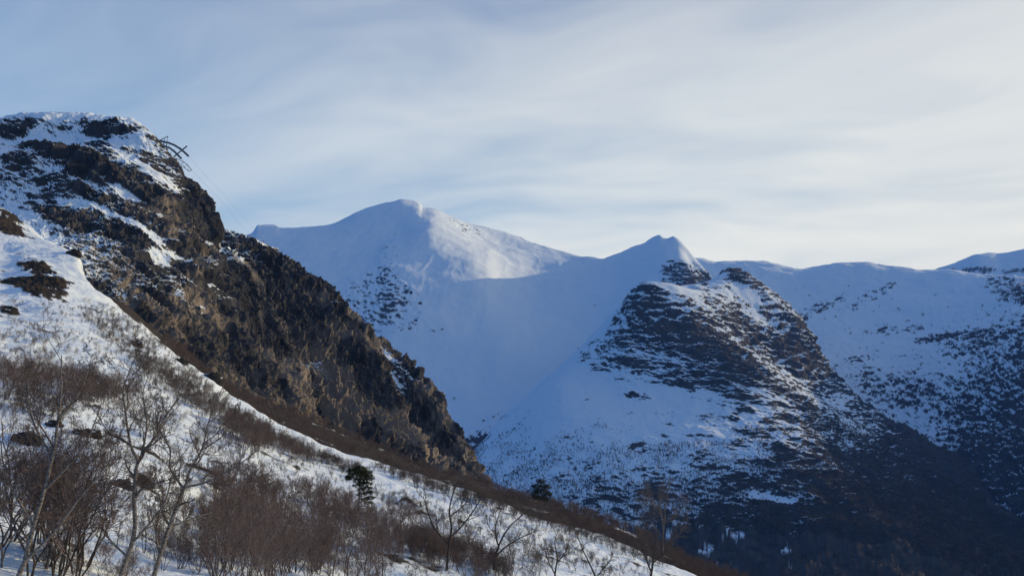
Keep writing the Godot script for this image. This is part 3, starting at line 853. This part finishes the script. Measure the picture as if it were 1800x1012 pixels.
func thickets() -> void:
	var kinds := []
	for k in 6:
		kinds.append(birch_meshes(400 + k, 4.4, 2 + k % 3, style_of([7, 6, 6], {"tip": 0.0048, "girth": 0.0085, "wobble": 0.26 + 0.02 * k, "lean": 0.26 + 0.04 * k, "wood_levels": 0, "spread": 0.72})))
	# [px, py, rx, ry, tilt, how many, height least, height most, twigs, name, label, group]
	rng.seed = 41
	var L := "snow_slope_terrain"
	var single := [
		[70, 985, 100, 45, 15, 16, 3.0, 4.8, 1, "bare reddish birch in the dark clump at the lower left corner", "birches in the lower left clump"],
		[60, 900, 90, 30, 10, 10, 3.0, 4.6, 0, "bare brown birch on the snow behind the lower left clump", "birches behind the lower left clump"],
		[90, 690, 120, 26, 8, 30, 3.0, 5.0, 1, "bare reddish birch in the thicket by the left edge halfway up the slope", "birches in the left edge thicket"],
		[470, 1000, 115, 85, 15, 30, 3.2, 5.2, 1, "bare reddish birch in the big thicket right of the two large trees", "birches in the big central thicket"],
		[620, 1000, 115, 65, 18, 30, 3.2, 4.8, 1, "bare reddish birch in the big thicket below the left-hand pine", "birches below the left pine"],
		[430, 790, 40, 16, 25, 22, 3.0, 4.6, 1, "bare reddish birch in the small thicket on the snow above the big one", "birches in the small upper thicket"],
		[760, 960, 90, 26, 20, 34, 2.6, 4.0, 1, "bare reddish birch in the strip of thicket running down right from the left-hand pine", "birches in the strip below the pine"],
		[310, 960, 70, 50, 10, 12, 1.6, 3.0, 0, "slender bare birch sapling on the snow between and beside the two large trees", "saplings by the two large trees"],
		[280, 760, 110, 26, 20, 26, 2.2, 4.0, 2, "greyish bare birch on the shaded snow behind the two large trees", "birches behind the two large trees"],
		[900, 1000, 70, 24, 18, 14, 1.8, 3.0, 0, "small dark bare birch on the lower right snow slope", "birches on the lower right snow"],
	]
	var twig := [twig_mat, red_twig_mat, grey_twig_mat]
	for s in single:
		var ca := cos(deg_to_rad(s[4]))
		var sa := sin(deg_to_rad(s[4]))
		for k in s[5]:
			var r := sqrt(rng.randf())
			var a := rng.randf() * TAU
			var u: float = cos(a) * r * s[2]
			var v: float = sin(a) * r * s[3]
			var at := spot(L, s[0] + u * ca - v * sa, s[1] + u * sa + v * ca)
			if at < 0:
				continue
			var p: Vector3 = grids[L].p[at]
			var kd: Array = kinds[rng.randi() % 6]
			tree_node("birch_tree", kd, [bark_mat if k % 3 == 0 else dark_bark_mat, twig[s[8]]], s[9], s[10], stood(p, rng.randf_range(s[6], s[7]) / 4.0))
	# the rest of the scrub, uncounted
	var brush := []
	for k in 3:
		var m := birch_meshes(430 + k, 4.4, 4, style_of([6, 5, 4], {"tip": 0.009, "girth": 0.009, "wobble": 0.28, "lean": 0.45, "spread": 0.74}))
		brush.append(joined(m))
	var zones := [
		[430, 880, 60, 30, 20, 36, 2.2, 3.6, 1], [540, 890, 130, 30, 20, 60, 2.0, 3.2, 1], [660, 950, 130, 26, 18, 55, 1.8, 3.0, 1], [480, 960, 120, 60, 15, 80, 1.6, 3.0, 1], [800, 985, 110, 18, 18, 160, 1.6, 2.6, 1],
		[230, 700, 190, 40, 14, 130, 0.8, 2.2, 2], [560, 850, 220, 40, 20, 260, 0.6, 1.6, 0], [600, 960, 260, 60, 16, 200, 0.6, 1.6, 2], [200, 930, 220, 60, 10, 120, 0.4, 1.1, 2], [200, 780, 220, 60, 16, 130, 0.4, 1.2, 0], [880, 940, 220, 34, 20, 260, 0.6, 1.6, 0], [250, 820, 150, 30, 16, 60, 0.5, 1.4, 0], [120, 620, 200, 70, 20, 140, 0.6, 1.5, 2], [380, 960, 110, 60, 10, 60, 1.0, 2.4, 1],
		[440, 765, 45, 16, 25, 100, 2.5, 4.0, 1], [500, 790, 60, 10, 26, 60, 2, 3.4, 1], [90, 680, 150, 22, 8, 130, 2.0, 3.6, 1], [60, 720, 90, 20, 5, 40, 1.5, 2.6, 0],
		[260, 620, 110, 30, 32, 330, 0.8, 2.0, 2], [200, 570, 70, 26, 30, 200, 0.8, 1.8, 2], [320, 680, 90, 24, 28, 240, 1.2, 2.8, 2], [380, 720, 70, 20, 30, 110, 1.4, 2.8, 2], [130, 570, 140, 34, 10, 130, 0.7, 1.4, 2],
		[150, 640, 170, 46, 14, 130, 0.8, 1.8, 2], [60, 600, 80, 30, 5, 40, 0.8, 1.6, 0],
		[560, 805, 100, 9, 22, 150, 1.4, 2.6, 0], [760, 855, 110, 8, 18, 160, 1.4, 2.6, 0], [930, 910, 110, 9, 20, 150, 1.4, 2.6, 0], [1090, 965, 90, 9, 22, 110, 1.2, 2.4, 0],
		[950, 960, 110, 26, 20, 70, 0.8, 1.8, 0], [720, 890, 100, 12, 16, 60, 0.7, 1.5, 2], [300, 900, 90, 50, 10, 40, 0.5, 1.2, 0], [120, 800, 100, 40, 8, 30, 0.4, 1.0, 0], [160, 1000, 120, 30, 10, 40, 0.4, 1.0, 1], [1080, 1000, 80, 20, 20, 60, 0.6, 1.4, 0]]
	var lists := [[], [], [], [], [], [], [], [], []]
	for z in zones:
		var ca := cos(deg_to_rad(z[4]))
		var sa := sin(deg_to_rad(z[4]))
		for k in z[5]:
			var r := sqrt(rng.randf())
			var a := rng.randf() * TAU
			var u: float = cos(a) * r * z[2]
			var v: float = sin(a) * r * z[3]
			var at := spot(L, z[0] + u * ca - v * sa, z[1] + u * sa + v * ca)
			if at >= 0:
				lists[z[8] * 3 + k % 3].append(stood(grids[L].p[at], rng.randf_range(z[6], z[7]) / 4.0, 0.14))
	for k in 9:
		stuff("birch_scrub", brush[k % 3], twig[k / 3], lists[k], "leafless birch scrub on the snow slope")
	# the brown wood at the foot of the cliff
	var band := [[], [], []]
	var g: Dictionary = grids["talus_terrain"]
	var n: int = g.p.size()
	for k in 5200:
		var at := rng.randi() % n
		var p: Vector3 = g.p[at]
		var q := Q(p)
		var d := Vector2(p.x, p.z).length()
		if q.x < 290 or q.x > 1420 or d < 205 or d > 760:
			continue
		band[k % 3].append(stood(p, rng.randf_range(0.65, 1.3) * (1.0 if d < 450 else 1.3), 0.1))
	for k in 3:
		stuff("birch_wood", brush[k], red_twig_mat if k < 2 else twig_mat, band[k], "brown leafless wood along the foot of the cliff")


func joined(m: Array) -> ArrayMesh:
	var st := SurfaceTool.new()
	st.append_from(m[0], 0, Transform3D())
	st.append_from(m[1], 0, Transform3D())
	return st.commit()


func pine_meshes(sd: int, h: float, pads: Array) -> Array:
	rng.seed = sd
	var wood := Buf.new()
	var tp := PackedVector3Array()
	var tr := PackedFloat32Array()
	for k in 8:
		var t := k / 7.0
		tp.append(Vector3(sin(t * 3.0) * 0.12 * h * 0.2, h * 0.93 * t - 0.4, cos(t * 2.0) * 0.02 * h))
		tr.append(lerpf(0.028 * h, 0.006 * h, t))
	tube(wood, tp, tr, 7)
	var need := Buf.new()
	for pad in pads:
		var c := Vector3(pad[0], pad[1], pad[2]) * h
		var root := Vector3(0, maxf(c.y - 0.10 * h, 0.1 * h), 0)
		tube(wood, PackedVector3Array([root, root.lerp(c, 0.5) + Vector3(0, -0.02 * h, 0), c]), PackedFloat32Array([0.011 * h, 0.007 * h, 0.003 * h]), 4)
		var count := int(pad[5] * 1.25)
		for k in count:
			var d := rv(1.0)
			while d.length() > 1.0:
				d = rv(1.0)
			var p := c + Vector3(d.x * pad[3], d.y * pad[4], d.z * pad[3]) * h
			var ax := (d + Vector3(0, 0.5, 0)).normalized()
			for s in 5:
				var e := (ax + rv(0.9)).normalized() * h * 0.036 * rng.randf_range(0.7, 1.3)
				var w := e.cross(rv(1.0)).normalized() * h * 0.0065
				var f := need.v.size()
				need.v.append_array(PackedVector3Array([p - w, p + w, p + e]))
				var nn := (ax + Vector3(0, 0.3, 0)).normalized()
				need.n.append_array(PackedVector3Array([nn, nn, nn]))
				need.i.append_array(PackedInt32Array([f, f + 1, f + 2]))
	return [wood.mesh(), need.mesh()]


func pines() -> void:
	var a := pine_meshes(501, 9.5, [
		[-0.16, 0.89, 0.0, 0.15, 0.07, 140], [0.02, 0.94, 0.05, 0.14, 0.07, 140], [0.12, 0.85, -0.05, 0.18, 0.07, 180], [-0.06, 0.78, 0.1, 0.22, 0.07, 200], [0.18, 0.74, 0.0, 0.18, 0.065, 160], [-0.24, 0.74, 0.0, 0.08, 0.04, 60], [0.02, 0.68, -0.1, 0.18, 0.06, 140], [0.14, 0.61, 0.0, 0.17, 0.045, 120],
		[0.18, 0.52, 0.05, 0.12, 0.035, 70], [0.04, 0.48, -0.1, 0.10, 0.03, 50], [0.22, 0.42, -0.04, 0.13, 0.035, 80], [0.08, 0.38, 0.1, 0.12, 0.03, 60], [0.26, 0.30, 0.0, 0.13, 0.035, 80], [0.10, 0.27, -0.08, 0.12, 0.03, 60], [0.24, 0.20, 0.06, 0.12, 0.03, 60], [-0.02, 0.58, 0.08, 0.10, 0.03, 50]])
	var at := spot("snow_slope_terrain", 629, 899)
	var p: Vector3 = grids["snow_slope_terrain"].p[at]
	var k := p.length() / F
	var size := 74.0 * k / 9.5
	tree_node("pine_tree", a, [bark_mat, needle_mat], "dark green pine with dense top and sparse lower tiers amid the birch slope", "", Transform3D(Basis().scaled(Vector3(size, size, size)), p))
	var b := pine_meshes(502, 8.0, [
		[0.0, 0.90, 0.0, 0.14, 0.08, 150], [-0.14, 0.76, 0.05, 0.15, 0.07, 150], [0.16, 0.74, -0.04, 0.17, 0.07, 170], [0.0, 0.62, 0.1, 0.24, 0.07, 220], [-0.18, 0.54, -0.05, 0.14, 0.06, 120], [0.20, 0.52, 0.04, 0.16, 0.06, 130], [-0.06, 0.42, 0.0, 0.24, 0.06, 180], [0.16, 0.36, 0.06, 0.16, 0.05, 90]])
	at = spot("talus_terrain", 948, 896)
	p = grids["talus_terrain"].p[at]
	size = 54.0 * p.length() / F / 8.0
	tree_node("pine_tree", b, [bark_mat, needle_mat], "compact round dark pine on the skyline against the blue valley side", "", Transform3D(Basis().scaled(Vector3(size, size, size)), p))


func far_woods() -> void:
	# small leafless trees that clothe the lower mountain sides
	rng.seed = 61
	var kinds := []
	for k in 3:
		var b := Buf.new()
		tube(b, PackedVector3Array([Vector3.ZERO, Vector3(0.1, 3.5, 0), Vector3(0, 7.0, 0.1)]), PackedFloat32Array([0.16, 0.11, 0.03]), 3)
		for s in 9:
			var y := rng.randf_range(1.4, 5.0)
			var a := rng.randf() * TAU
			var o := Vector3(cos(a), 0, sin(a))
			var l := rng.randf_range(1.2, 2.2)
			tube(b, PackedVector3Array([Vector3(0, y, 0), o * l * 0.6 + Vector3(0, y + l * 0.6, 0), o * l + Vector3(0, y + l * 1.3, 0)]), PackedFloat32Array([0.16, 0.22, 0.08]), 3)
		kinds.append(b.mesh())
	var lists := [[], [], []]
	var g: Dictionary = grids["knob_mountain_terrain"]
	var n: int = g.p.size()
	var patch := noise(62, 1.0 / 160, 3)
	for k in 150000:
		var p: Vector3 = g.p[rng.randi() % n]
		var q := Q(p)
		if q.x < 800 or q.x > 1850 or q.y < 640 or q.y > 1060:
			continue
		# the wood climbs higher to the right and thins out upwards
		if pow((q.x - 1362.0) / 46.0, 2.0) + pow((q.y - 876.0 - (q.x - 1362.0) * 0.15) / 10.0, 2.0) < 1.0 and rng.randf() < 0.93:
			continue
		if absf(q.x - 1768.0) < 32.0 and absf(q.y - 896.0 - (q.x - 1768.0) * 0.5) < 8.0:
			continue
		var line := 775.0 - smoothstep(1100.0, 1500.0, q.x) * 50.0
		var dens := clampf((q.y - line) / 170.0 + patch.get_noise_3dv(p) * 0.7, 0.0, 1.0)
		if rng.randf() < dens:
			lists[k % 3].append(stood(p, rng.randf_range(0.8, 1.5)))
	g = grids["valley_wall_terrain"]
	n = g.p.size()
	for k in 30000:
		var p: Vector3 = g.p[rng.randi() % n]
		var q := Q(p)
		if q.x < 1420 or q.x > 1900 or q.y < 640 or q.y > 1000:
			continue
		if rng.randf() < clampf((q.y - 850.0 + (q.x - 1500.0) * 0.25) / 170.0 + patch.get_noise_3dv(p) * 0.6, 0.0, 1.0):
			lists[k % 3].append(stood(p, rng.randf_range(0.9, 1.5)))
	for k in 3:
		stuff("far_birch_wood", kinds[k], far_twig_mat, lists[k], "leafless wood covering the lower side of the far mountain")
	# bushes on the skyline of the cliff
	var sky_line := []
	g = grids["cliff_middle_terrain"]
	for k in 900:
		var at := rng.randi() % int(g.p.size())
		var p: Vector3 = g.p[at]
		var nn: Vector3 = g.n[at]
		var q := Q(p)
		if q.x > 360 and nn.y > 0.45 and q.y < 600:
			sky_line.append(stood(p, rng.randf_range(0.2, 0.5)))
	stuff("cliff_bushes", kinds[0], twig_mat, sky_line, "low bushes growing along the cliff edge")


# ---------- built things and loose rocks ----------
func bar(b: Buf, pts: Array, r: float, sides := 4) -> void:
	var p := PackedVector3Array()
	var q := PackedFloat32Array()
	for k in pts:
		p.append(k)
		q.append(r)
	tube(b, p, q, sides)


func local(o: Node3D, px: float, py: float, d: float) -> Vector3:
	return P(px, py, d) - o.position


func build_things() -> void:
	cable_tower()
	mountain_station()
	outcrops()


func cable_tower() -> void:
	var steel := mat(Color(0.085, 0.125, 0.19), 0.6)
	steel.metallic = 0.3
	var o := Node3D.new()
	o.name = "cable_car_tower"
	add_child(o)
	o.position = P(296, 282, 684)
	tag(o, "steel cable car tower with two curved saddle beams leaning out from the cliff top", "cable tower")
	var near := [[279.6, 247.4], [287, 249], [295, 250.6], [306, 255], [317, 262], [323.5, 267.4], [331, 274.6]]
	var far := [[271, 253], [278, 254], [284, 255.4], [297.4, 259.8], [306, 266.3], [312, 272.4], [318.4, 279]]
	var n := 0
	for beam in [near, far]:
		var b := Buf.new()
		var pts := []
		for q in beam:
			pts.append(local(o, q[0], q[1], 677.0 if n == 0 else 690.0))
		bar(b, pts, 0.92)
		put(b.mesh(), "saddle_beam", steel, o)
		n += 1
	var arm := Buf.new()
	bar(arm, [local(o, 302, 278, 691), local(o, 315, 267, 684), local(o, 327.6, 257, 676)], 0.75)
	put(arm.mesh(), "cross_arm", steel, o)
	for q in [[287, 251, 678, 289, 276, 684], [292, 252, 678, 294, 282, 684], [280, 256, 689, 284, 274, 689], [293, 259, 689, 298, 286, 688]]:
		var l := Buf.new()
		bar(l, [local(o, q[0], q[1], q[2]), local(o, q[3], q[4], q[5])], 0.42)
		put(l.mesh(), "leg", steel, o)
	var brace := Buf.new()
	for q in [[287, 251, 294, 282], [292, 252, 289, 276], [280, 256, 298, 276], [293, 259, 284, 274], [299, 252, 288, 264], [306, 262, 296, 272]]:
		bar(brace, [local(o, q[0], q[1], 682), local(o, q[2], q[3], 686)], 0.15)
	put(brace.mesh(), "bracing", steel, o)
	var rail := Buf.new()
	bar(rail, [local(o, 279.6, 247, 678), local(o, 287, 243, 679), local(o, 295, 239, 680)], 0.32)
	for q in [[284, 245, 284, 249], [288.5, 242.5, 288, 250], [294.5, 239.2, 292.5, 250.6]]:
		bar(rail, [local(o, q[0], q[1], 679), local(o, q[2], q[3], 678)], 0.22)
	put(rail.mesh(), "service_crane", steel, o)
	var walk := Buf.new()
	var top := [[303, 279], [309, 278], [321, 284], [328, 288.5], [336.5, 299]]
	var low := [[308, 287], [312, 288], [317, 289.5], [323.5, 294.6], [332, 301]]
	var a := []
	var c := []
	for k in 5:
		a.append(local(o, top[k][0], top[k][1], 681))
		c.append(local(o, low[k][0], low[k][1], 687))
		bar(walk, [a[k], c[k]], 0.22)
	bar(walk, a, 0.28)
	bar(walk, c, 0.28)
	for k in 4:
		bar(walk, [a[k], c[k + 1]], 0.10)
	put(walk.mesh(), "walkway", steel, o)
	var rope := mat(Color(0.12, 0.13, 0.15), 0.6)
	n = 0
	for run in [[[331, 274.6, 677], [343, 288, 720], [365, 313, 800], [391, 340, 900], [426, 379, 1060], [470, 430, 1300], [520, 490, 1700]], [[318.4, 279, 690], [336.5, 298.5, 740], [354, 317, 790], [369, 333, 850], [387, 352, 940], [414, 384, 1080], [450, 428, 1300], [500, 495, 1700]]]:
		var b := Buf.new()
		var pts := []
		for q in run:
			pts.append(P(q[0], q[1], q[2]))
		bar(b, pts, 0.055, 5)
		var w := put(b.mesh(), "cable", rope)
		tag(w, "upper thin steel cable sloping down right from the cable car tower" if n == 0 else "lower thin steel cable sloping down right from the tower's walkway", "cable", "cables of the cable car")
		n += 1


func mountain_station() -> void:
	var o := Node3D.new()
	o.name = "mountain_station"
	add_child(o)
	o.position = P(222, 218, 742)
	tag(o, "small flat-roofed concrete station building on the edge of the domed cliff top", "building")
	var face := Basis(Vector3.UP, deg_to_rad(-28))
	var roof := BoxMesh.new()
	roof.size = Vector3(9.5, 0.9, 8)
	var r := put(roof, "roof", mat(Color(0.05, 0.05, 0.055)), o)
	r.transform = Transform3D(face, Vector3(-0.8, 3.2, 0))
	var wall := BoxMesh.new()
	wall.size = Vector3(7.6, 4.4, 6.4)
	var w := put(wall, "wall", mat(Color(0.30, 0.29, 0.27)), o)
	w.transform = Transform3D(face, Vector3(-0.8, 0.5, 0))
	var terrace := BoxMesh.new()
	terrace.size = Vector3(6.0, 7.5, 7.0)
	var t := put(terrace, "terrace_base", mat(Color(0.55, 0.54, 0.52)), o)
	t.transform = Transform3D(face, Vector3(3.9, -3.6, 1.6))
	for k in 3:
		var pane := BoxMesh.new()
		pane.size = Vector3(1.6, 1.5, 0.12)
		var g := mat(Color(0.03, 0.04, 0.05), 0.1)
		var f := put(pane, "window", g, o)
		f.transform = Transform3D(face, Vector3(-0.8, 0.5, 0) + face * Vector3(-2.4 + 2.4 * k, 0.9, 3.22))


func rock_mesh(sd: int) -> ArrayMesh:
	var n := noise(sd, 0.9, 5, false, 0.6)
	var nn := noise(sd + 3, 1.6, 4)
	var u := 30
	var v := 16
	var p := PackedVector3Array()
	var c := PackedColorArray()
	for j in v + 1:
		for i in u + 1:
			var a := TAU * (i % u) / u
			var e := lerpf(-0.6, PI / 2, float(j) / v)
			var d := Vector3(cos(a) * cos(e), sin(e), sin(a) * cos(e))
			var q := d * (1.0 + 0.55 * n.get_noise_3dv(d * 1.2) + 0.2 * n.get_noise_3dv(d * 4.0))
			p.append(q)
	var nor := PackedVector3Array()
	for j in v + 1:
		for i in u + 1:
			var du := p[j * (u + 1) + (i + 1) % (u + 1)] - p[j * (u + 1) + (i + u) % (u + 1)]
			var dv := p[mini(j + 1, v) * (u + 1) + i] - p[maxi(j - 1, 0) * (u + 1) + i]
			var m := dv.cross(du).normalized()
			if m.dot(p[j * (u + 1) + i]) < 0:
				m = -m
			nor.append(m)
			var t := nn.get_noise_3dv(p[j * (u + 1) + i] * 2.0)
			var col := ROCK_DARK.lerp(HEATH, clampf(0.6 + t * 2.0, 0.0, 1.0))
			if m.y > 0.86 and t > 0.12:
				col = SNOW
			c.append(col)
	var idx := PackedInt32Array()
	for j in v:
		for i in u:
			var a := j * (u + 1) + i
			idx.append_array(PackedInt32Array([a, a + 1, a + u + 1, a + 1, a + u + 2, a + u + 1]))
	var arr := []
	arr.resize(Mesh.ARRAY_MAX)
	arr[Mesh.ARRAY_VERTEX] = p
	arr[Mesh.ARRAY_NORMAL] = nor
	arr[Mesh.ARRAY_COLOR] = c
	arr[Mesh.ARRAY_INDEX] = idx
	var am := ArrayMesh.new()
	am.add_surface_from_arrays(Mesh.PRIMITIVE_TRIANGLES, arr)
	return am


func outcrops() -> void:
	var kinds := []
	for k in 4:
		kinds.append(rock_mesh(700 + k * 9))
	rng.seed = 71
	# [px, py, width px, height px, label]
	var n := 0
	for q in [
		[92, 747, 34, 7, "flat heather-covered rock on the bright snow rim, leftmost of the two flat ones"],
		[148, 763, 58, 9, "long flat heather-covered rock on the snow rim, just left of the large forked birch"],
		[45, 772, 56, 16, "broad brown heather hummock at the left, below the flat rocks on the snow rim"],
		[213, 852, 42, 13, "dark rock in the blue-shaded hollow right behind the large forked birch's trunk"],
		[16, 548, 30, 11, "small dark bush-topped rock at the left edge under the large outcrop"],
		[238, 607, 26, 8, "small dark rock among grey shrubs high on the slope near the cliff foot"],
		[318, 634, 26, 7, "small dark rock by the brown wood, upper of two near the cliff foot"],
		[372, 648, 34, 14, "low dark rock at the edge of the brown wood beside the cliff foot"],
		[130, 440, 30, 8, "dark rock on the high snowfield below the domed hill, left of the cliff"],
		[210, 480, 26, 6, "flat dark rock where the high snowfield meets the cliff"]]:
		var at := spot("snow_slope_terrain", q[0], q[1])
		if at < 0:
			continue
		var p: Vector3 = grids["snow_slope_terrain"].p[at]
		var k := p.length() / F
		var o := put(kinds[n % 4], "rock_outcrop", land_mat)
		o.transform = Transform3D(Basis(Vector3.UP, rng.randf_range(-0.5, 0.5)) * Basis.from_scale(Vector3(q[2] * k * 0.42, q[3] * k * 1.05, q[2] * k * 0.30)), p - Vector3(0, q[3] * k * 0.15, 0))
		tag(o, q[4], "rock", "rocks on the snow slope")
		n += 1


const SKY_TOP := Color(0.0, 0.075, 0.30)
const SKY_LOW := Color(0.50, 0.68, 0.82)
const SKY_AWAY := Color(0.07, 0.31, 0.70)
const SKY_SUN := Color(1.12, 0.99, 0.74)
const CLOUD := Color(0.10, 0.30, 0.62)
const CLOUD_SUN := Color(1.06, 1.03, 0.91)
const CLOUD_AMOUNT := 0.72


func _ready() -> void:
	rng.seed = 7
	SUN = sun_towards(66.0, 17.5)
	var cam := Camera3D.new()
	cam.name = "camera"
	cam.basis = cam_basis
	cam.fov = rad_to_deg(2.0 * atan(H / 2 / F))
	cam.near = 0.5
	cam.far = 60000.0
	add_child(cam)
	var env := Environment.new()
	env.background_mode = Environment.BG_SKY
	env.sky = Sky.new()
	env.sky.sky_material = build_sky()
	env.tonemap_mode = Environment.TONE_MAPPER_LINEAR
	env.tonemap_exposure = 1.1
	env.sdfgi_enabled = true
	env.ssao_enabled = true
	env.ssil_enabled = true
	env.fog_enabled = FOG > 0.0
	env.fog_density = FOG
	env.fog_light_color = Color(0.42, 0.64, 1.0)
	var we := WorldEnvironment.new()
	we.name = "world_environment"
	we.environment = env
	add_child(we)
	var sun := DirectionalLight3D.new()
	sun.name = "sun"
	sun.basis = Basis.looking_at(-SUN)
	sun.light_energy = 1.25
	sun.light_color = Color(1.0, 0.87, 0.67)
	sun.light_angular_distance = 0.55
	sun.shadow_enabled = true
	add_child(sun)
	var t0 := Time.get_ticks_msec()
	build_land()
	print("land ", Time.get_ticks_msec() - t0)
	build_things()
	build_plants()
	print("plants ", Time.get_ticks_msec() - t0)
